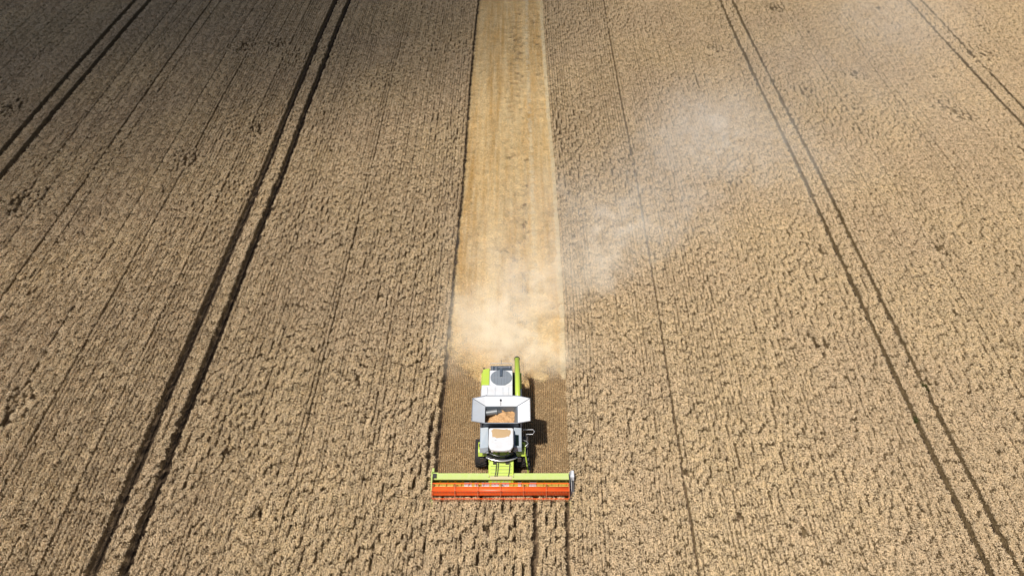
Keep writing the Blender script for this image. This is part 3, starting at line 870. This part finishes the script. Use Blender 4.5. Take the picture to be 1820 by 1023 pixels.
# reel
RY, RZ, RR = -3.20, 1.30, 0.57
q = MB(); q.lathe_x([(XL + .12, .30), (XR - .12, .30)], 0, RY, RZ, 28); q.build('reel_tube', RED, hd, smooth=True)
SPX = [XL + 0.1 + k * (XR - XL - 0.2) / 6 for k in range(7)]
for x in SPX:
    q = MB()
    for k in range(6):
        a = R(60 * k + 2)
        q.obox((x, RY + math.cos(a) * .43, RZ + math.sin(a) * .43), (0.035, 0.28, 0.05), Matrix.Rotation(a, 3, 'X'))
        a2 = R(60 * (k + 1) + 2)
        q.tube([(x, RY + RR * math.cos(a), RZ + RR * math.sin(a)), (x, RY + RR * math.cos(a2), RZ + RR * math.sin(a2))], 0.016, 5)
    q.lathe_x([(-.02, .318), (.02, .318)], x, RY, RZ, 24)
    q.build('reel_spider', REDD, hd)
for k in range(6):
    a = R(60 * k + 2); by, bz = RY + RR * math.cos(a), RZ + RR * math.sin(a)
    q = MB(); q.tube([(XL + .12, by, bz), (XR - .12, by, bz)], 0.024, 6)
    bat = q.build('reel_bat', RED, hd)
    q = MB()
    nt_ = 90
    for i in range(nt_):
        x = XL + .18 + (XR - XL - .36) * i / (nt_ - 1)
        q.tube([(x, by, bz), (x, by - .04, bz - .17), (x, by + .0, bz - .30)], [0.019, 0.018, 0.014] if math.cos(a) < -0.3 else [0.009, 0.008, 0.006], 4)
    # tines hang from their bat
    tn = q.build('reel_tine', REDD, hd)
    tn['kind'] = 'stuff'
# knife
q = MB()
for i in range(120):
    x = XL + .05 + (XR - XL - .1) * i / 119
    q.add([(x - .035, -3.24, .05), (x + .035, -3.24, .05), (x, -3.38, .045), (x - .035, -3.24, .065), (x + .035, -3.24, .065), (x, -3.38, .05)], [(0, 2, 1), (3, 4, 5), (0, 1, 4, 3), (1, 2, 5, 4), (2, 0, 3, 5)])
q.build('knife', STEEL, hd)
# end plates, reel arms and crop dividers
for s in (-1, 1):
    xx = XL if s < 0 else XR
    q = MB()
    prof = [(-1.72, 0.15), (-1.72, 1.42), (-2.1, 1.45), (-2.7, 0.95), (-3.45, 0.55), (-3.45, 0.08)]
    q.prism(prof, xx, xx + s * 0.07)
    e = q.build('end_plate', SILVER if s > 0 else LIMED, hd, bevel=0.01)
    if s > 0: tag(e, 'silver end plate')
    q = MB(); q.hexa([(xx + s * .0 - .03, -3.46, 0.06), (xx + s * .0 + .09, -3.46, 0.06), (xx + .09, -3.46, .62), (xx - .03, -3.46, .62),
                      (xx + .03, -4.25 if s > 0 else -3.9, 0.10), (xx + .06, -4.25 if s > 0 else -3.9, 0.10), (xx + .06, -4.25 if s > 0 else -3.9, .22), (xx + .03, -4.25 if s > 0 else -3.9, .22)])
    q.build('crop_divider', LIME, hd, bevel=0.01)
    q = MB(); q.tube([(xx - s * .02, -1.9, 1.36), (xx - s * .02, -2.5, 1.55), (xx - s * .02, RY, RZ)], 0.045, 8)
    q.build('reel_arm', DARK if s > 0 else LIMED, hd)
q = MB()
q.prism([(-1.68, 0.5), (-1.68, 1.50), (-2.25, 1.56), (-2.3, 1.2), (-2.2, .5)], XR + .075, XR + .30)
q.build('drive_cover', WHITE, hd, bevel=0.03)
q = MB(); q.prism([(-2.3, 0.35), (-2.3, 1.22), (-2.9, 1.05), (-3.5, .72), (-3.7, .35)], XR + .075, XR + .30)
q.build('drive_belt_guard', DARK, hd, bevel=0.03)
q = MB(); q.tube([(XR + .10, -1.75, 1.56), (XR + .10, -2.6, 1.45), (XR + .10, -3.3, 1.1)], 0.02, 6); q.build('rape_rail', SILVER, hd)
q = MB(); q.box(XL - .03, XL + .12, -1.75, -1.45, 0.9, 1.45); q.box(XL + .0, XL + .4, -1.86, -1.70, 1.1, 1.3)
q.build('frame_bracket', LIMED, hd, bevel=.02)
q = MB(); q.box(XL + .05, XL + .28, -2.2, -1.88, 1.35, 1.42)
q.build('reel_drive', DARK, hd)

# wheels
def wheel(cx, cy, r, wd, name_lab):
    wroot = empty('wheel', (cx, cy, r), H)
    h = wd / 2
    q = MB(); q.lathe_x([(-h * .92, r * .55), (-h, r * .72), (-h * .96, r * .88), (-h * .8, r * .955), (0, r * .965), (h * .8, r * .955), (h * .96, r * .88), (h, r * .72), (h * .92, r * .55)], 0, 0, 0, 40)
    nl = 22
    for k in range(nl):
        for s in (-1, 1):
            a = 2 * math.pi * (k + (0.5 if s > 0 else 0)) / nl
            vs = []
            for (xx, da, rr) in ((0.02, 0.0, .95), (h * .98, 0.22, .93), (h * .98, 0.32, .93), (0.02, .10, .95), (0.02, 0.01, 1.0), (h * .98, 0.23, .985), (h * .98, 0.31, .985), (0.02, .09, 1.0)):
                t = a - da
                vs.append((s * xx, r * rr * math.cos(t), r * rr * math.sin(t)))
            q.hexa(vs)
    q.build('tyre', RUBBER, wroot)
    q = MB(); q.lathe_x([(-h * .8, r * .54), (-h * .6, r * .50), (-h * .1, r * .45), (-h * .1, r * .18), (-h * .35, r * .16), (h * .35, r * .16), (h * .1, r * .18), (h * .1, r * .45), (h * .6, r * .50), (h * .8, r * .54)], 0, 0, 0, 28)
    q.build('rim', WHITE, wroot)
wheel(-1.40, 0.15, 0.98, 0.80, 'front')
wheel(1.40, 0.15, 0.98, 0.80, 'front')
wheel(-1.25, 4.9, 0.68, 0.50, 'rear')
wheel(1.25, 4.9, 0.68, 0.50, 'rear')
q = MB(); q.box(-1.1, 1.1, 0.0, 0.3, 0.8, 1.15); q.box(-1.1, 1.1, 4.8, 5.0, 0.55, 0.8); q.box(-0.7, 0.7, -0.9, 5.4, 0.95, 1.3)
q.build('chassis', DARK, H, bevel=.02)

r4 = np.random.default_rng(77)
n = 420
p = np.column_stack([r4.uniform(-5.25, 3.75, n), r4.uniform(31.9, 32.5, n), r4.uniform(0.02, 0.16, n)])
o = scatter('cut_crop', [straw_tile(340 + i) for i in range(4)], p, np.column_stack([r4.normal(0, .15, n), r4.normal(0, .15, n), r4.uniform(0, 6.28, n)]), np.column_stack([np.full(n, .8), np.full(n, .8), r4.uniform(.8, 1.6, n)]), [M_straw])
tag(o, 'freshly cut wheat lying on the header table under the red reel', kind='stuff')

# green weeds that escaped the spray, standing in the right-hand tramline
M_weed = organic('weed_leaves', (0.09, 0.10, 0.03), (0.12, 0.12, 0.04), (0.06, 0.07, 0.025), rnd=.3)
for (wx_, wy_, wr_, lb_) in ((31.32, 41.7, .42, 'dark green weed clump growing in the outer wheel track of the right tramline'),
                             (29.4, 38.4, .2, 'small green weed growing at the inner wheel track of the right tramline')):
    rng = np.random.default_rng(int(wy_ * 10)); n = 260
    b0 = np.column_stack([rng.normal(0, wr_ * .45, n), rng.normal(0, wr_ * .6, n), rng.uniform(0.1, .75, n)])
    d_ = rng.normal(0, 1, (n, 3)); d_ /= np.linalg.norm(d_, axis=1)[:, None]
    v1, f1 = blades(b0, b0 + d_ * .12, rng.uniform(.02, .05, n))
    st = np.column_stack([b0[:40, 0] * .3, b0[:40, 1] * .3, np.zeros(40)])
    v2, f2 = blades(st, b0[:40], np.full(40, .012))
    o = bpy.data.objects.new('weed', np_mesh('weed', np.concatenate([v1, v2]), np.concatenate([f1, f2 + len(v1)]), [M_weed]))
    COL.objects.link(o); o.location = (wx_, wy_, 0)
    tag(o, lb_, 'weed')

# ------------------------------------------------------------------ flying chopped straw
n = 16000
r3 = np.random.default_rng(8)
t = r3.uniform(0, 1, n) ** .8
side = r3.uniform(-1, 1, n)
yy = 42.0 + t * 4.5
xx = -0.75 + side * (1.2 + 3.9 * np.sqrt(t)) ; yy = yy + np.abs(side) * 0.4
zz = 0.15 + (1.0 * (1 - t) + .3) * r3.uniform(0, 1, n)
xx = np.clip(xx, -5.1, 4.4)
rng = r3
b0 = np.column_stack([xx, yy, zz]); a_ = r3.normal(0, 1, (n, 3)); a_[:, 2] *= .5
a_ /= np.linalg.norm(a_, axis=1)[:, None]
v, f = blades(b0, b0 + a_ * r3.uniform(.05, .14, n)[:, None], np.full(n, .012))
o = bpy.data.objects.new('flying_straw', np_mesh('flying_straw', v, f, [M_straw])); COL.objects.link(o)
tag(o, 'chopped straw bits blown out behind the harvester', kind='stuff')

# ------------------------------------------------------------------ dust trail drifting away to the right
# (x, y, radius across, radius along, strength)
PUFFS = [(-2.7, 45.8, 2.0, 2.2, 2.2, 0), (2.2, 43.8, 2.6, 1.2, 2.2, 0), (-0.9, 44.4, 2.4, 2.0, 2.4, 0), (-1.3, 48.0, 2.8, 2.6, 2.0, 1), (0.8, 51.0, 2.8, 3.0, 1.2, 1), (3.6, 52.8, 2.8, 2.6, 0.85, 1),
         (8.0, 54.6, 1.5, 1.6, 1.3, 1), (6.0, 55.5, 3.0, 3.0, .5, 1), (9.8, 59.5, 3.8, 4.2, 0.85, 1), (5.5, 64, 5.0, 5.0, 0.4, 1), (13.5, 62, 4.8, 4.5, 0.5, 1), (-1.0, 56, 3.5, 5, .35, 1),
         (16, 69.5, 6.0, 6.0, 0.5, 1), (19.5, 76.5, 5.0, 6, 0.8, 1), (24.0, 80.0, 6, 7.5, 0.7, 1), (28.0, 71, 7.0, 6, 0.3, 1),
         (36, 93, 9, 10, 0.22, 1), (49, 103, 7.0, 10, 0.4, 1), (43, 84, 10, 8, .14, 1), (55, 113, 8, 9, .3, 1)]


def dust_mat():
    m = bpy.data.materials.new('dust'); m.use_nodes = True
    t = m.node_tree; t.nodes.clear()
    L = t.links
    out = t.nodes.new('ShaderNodeOutputMaterial'); pv = t.nodes.new('ShaderNodeVolumePrincipled')
    L.new(pv.outputs[0], out.inputs['Volume'])
    g = t.nodes.new('ShaderNodeTexCoord')
    def math_(op, a, b=None, c=None):
        n = t.nodes.new('ShaderNodeMath'); n.operation = op
        for i, v in enumerate((a, b, c)):
            if v is None: continue
            if isinstance(v, (int, float)): n.inputs[i].default_value = v
            else: L.new(v, n.inputs[i])
        return n.outputs[0]
    nz = t.nodes.new('ShaderNodeTexNoise'); nz.inputs['Scale'].default_value = 0.32; nz.inputs['Detail'].default_value = 3
    L.new(g.outputs['Object'], nz.inputs['Vector'])
    off = t.nodes.new('ShaderNodeVectorMath'); off.operation = 'SUBTRACT'; off.inputs[1].default_value = (.5, .5, .5)
    L.new(nz.outputs['Color'], off.inputs[0])
    sc = t.nodes.new('ShaderNodeVectorMath'); sc.operation = 'MULTIPLY'; sc.inputs[1].default_value = (7, 8, 2)
    L.new(off.outputs[0], sc.inputs[0])
    ad = t.nodes.new('ShaderNodeVectorMath'); ad.operation = 'ADD'
    L.new(g.outputs['Object'], ad.inputs[0]); L.new(sc.outputs[0], ad.inputs[1])
    sp = t.nodes.new('ShaderNodeSeparateXYZ'); L.new(ad.outputs[0], sp.inputs[0])
    tot = None
    for (x, y, rx, ry, s, _) in PUFFS:
        dx = math_('MULTIPLY_ADD', sp.outputs[0], 1 / rx, -x / rx)
        dy = math_('MULTIPLY_ADD', sp.outputs[1], 1 / ry, -y / ry)
        d = math_('ADD', math_('MULTIPLY', dx, dx), math_('MULTIPLY', dy, dy))
        e = math_('MULTIPLY', math_('EXPONENT', math_('MULTIPLY', d, -1.0)), s)
        tot = e if tot is None else math_('ADD', tot, e)
    raw = t.nodes.new('ShaderNodeSeparateXYZ'); L.new(g.outputs['Object'], raw.inputs[0])
    zf = math_('MAXIMUM', math_('MULTIPLY_ADD', raw.outputs[2], -1 / 4.8, 1.0), 0.0)
    n2 = t.nodes.new('ShaderNodeTexNoise'); n2.inputs['Scale'].default_value = 0.75; n2.inputs['Detail'].default_value = 4; n2.inputs['Roughness'].default_value = .6
    L.new(ad.outputs[0], n2.inputs['Vector'])
    nf = t.nodes.new('ShaderNodeMapRange'); nf.inputs[1].default_value = 0.40; nf.inputs[2].default_value = 0.66; nf.inputs[3].default_value = 0.28; nf.inputs[4].default_value = 1.75
    L.new(n2.outputs['Fac'], nf.inputs[0])
    # nothing ahead of the machine's tail
    fr = t.nodes.new('ShaderNodeMapRange'); fr.inputs[1].default_value = 41.8; fr.inputs[2].default_value = 43.5
    L.new(raw.outputs[1], fr.inputs[0])
    den = math_('MULTIPLY', math_('MULTIPLY', math_('MULTIPLY', tot, zf), nf.outputs[0]), fr.outputs[0])
    den = math_('MULTIPLY', den, 0.155)
    L.new(den, pv.inputs['Density'])
    cr = t.nodes.new('ShaderNodeMapRange'); cr.inputs[1].default_value = 45; cr.inputs[2].default_value = 60
    L.new(raw.outputs[1], cr.inputs[0])
    mc = t.nodes.new('ShaderNodeMix'); mc.data_type = 'RGBA'
    mc.inputs[6].default_value = (0.98, 0.87, 0.67, 1); mc.inputs[7].default_value = (0.98, 0.92, 0.82, 1)
    L.new(cr.outputs[0], mc.inputs[0]); L.new(mc.outputs[2], pv.inputs['Color'])
    pv.inputs['Anisotropy'].default_value = -0.5
    m.cycles.volume_step_rate = 0.25 if hasattr(m.cycles, 'volume_step_rate') else 1
    return m


# a low closed slab following the drift of the dust
ax = [(-6.5, 41.5), (5.2, 41.5), (13, 49), (34, 66), (60, 78), (76, 122), (38, 122), (14, 90), (3, 72), (-6.5, 62)]
q = MB(); q.prism(ax, 0.03, 5.0, axis='z')
o = q.build('dust', dust_mat())
tag(o, 'pale dust cloud drifting back and to the right from the harvester', kind='stuff')

# ------------------------------------------------------------------ the cloud whose shade lies over the far left of the field
ALT = 420.0
cx, cy = -68 + SUN.x / SUN.z * ALT, 118 + SUN.y / SUN.z * ALT
RXc, RYc = 78.0, 72.0
nr, na = 34, 80
rr = np.linspace(0, 1, nr + 1)[1:]
aa = np.linspace(0, 2 * math.pi, na, endpoint=False)
RRg, AAg = np.meshgrid(rr, aa, indexing='ij')
wobb = 1 + 0.10 * np.sin(2 * AAg + .8) + 0.05 * np.sin(5 * AAg + 2)
gx = RRg * 1.5 * np.cos(AAg) * RXc * wobb; gy = RRg * 1.5 * np.sin(AAg) * RYc * wobb
RN = RRg * 1.5
th = (24.0 * np.clip(1 - RN ** 2.0, 0, 1) ** 1.3 + 2.6 * (1 - RRg ** 8)) * (1 + 0.22 * snoise(gx, gy, 50, 22, 22, 3)) + 0.02  # thin outer skirt added to dim the lower left of the field
vt = np.column_stack([gx.ravel(), gy.ravel(), (th * .75).ravel()]); vb = np.column_stack([gx.ravel(), gy.ravel(), (-th * .25).ravel()])
verts = np.concatenate([[[0, 0, 30 * .75]], vt, [[0, 0, -30 * .25]], vb])
F = []
nb = 1 + nr * na
for i in range(na):
    j = (i + 1) % na
    F.append((0, 1 + i, 1 + j)); F.append((nb, nb + 1 + j, nb + 1 + i))
    for k in range(nr - 1):
        p0, p1, p2, p3 = 1 + k * na + i, 1 + (k + 1) * na + i, 1 + (k + 1) * na + j, 1 + k * na + j
        F.append((p0, p1, p2, p3)); F.append((nb + p0, nb + p3, nb + p2, nb + p1))
    e0 = 1 + (nr - 1) * na
    F.append((e0 + i, nb + e0 + i, nb + e0 + j, e0 + j))
me = bpy.data.meshes.new('cloud'); me.from_pydata([tuple(v) for v in verts], [], F); me.update()
m = bpy.data.materials.new('cloud_vapour'); m.use_nodes = True
t = m.node_tree; t.nodes.clear(); out = t.nodes.new('ShaderNodeOutputMaterial'); pv = t.nodes.new('ShaderNodeVolumePrincipled')
pv.inputs['Color'].default_value = (0.4, 0.4, 0.42, 1); pv.inputs['Density'].default_value = 0.105  # vapour greyed to deepen the shade below
t.links.new(pv.outputs[0], out.inputs['Volume'])
me.materials.append(m)
o = bpy.data.objects.new('cloud', me); COL.objects.link(o); o.location = (cx, cy, ALT)
tag(o, 'grey fair weather cloud high over the field', 'cloud', kind='stuff')
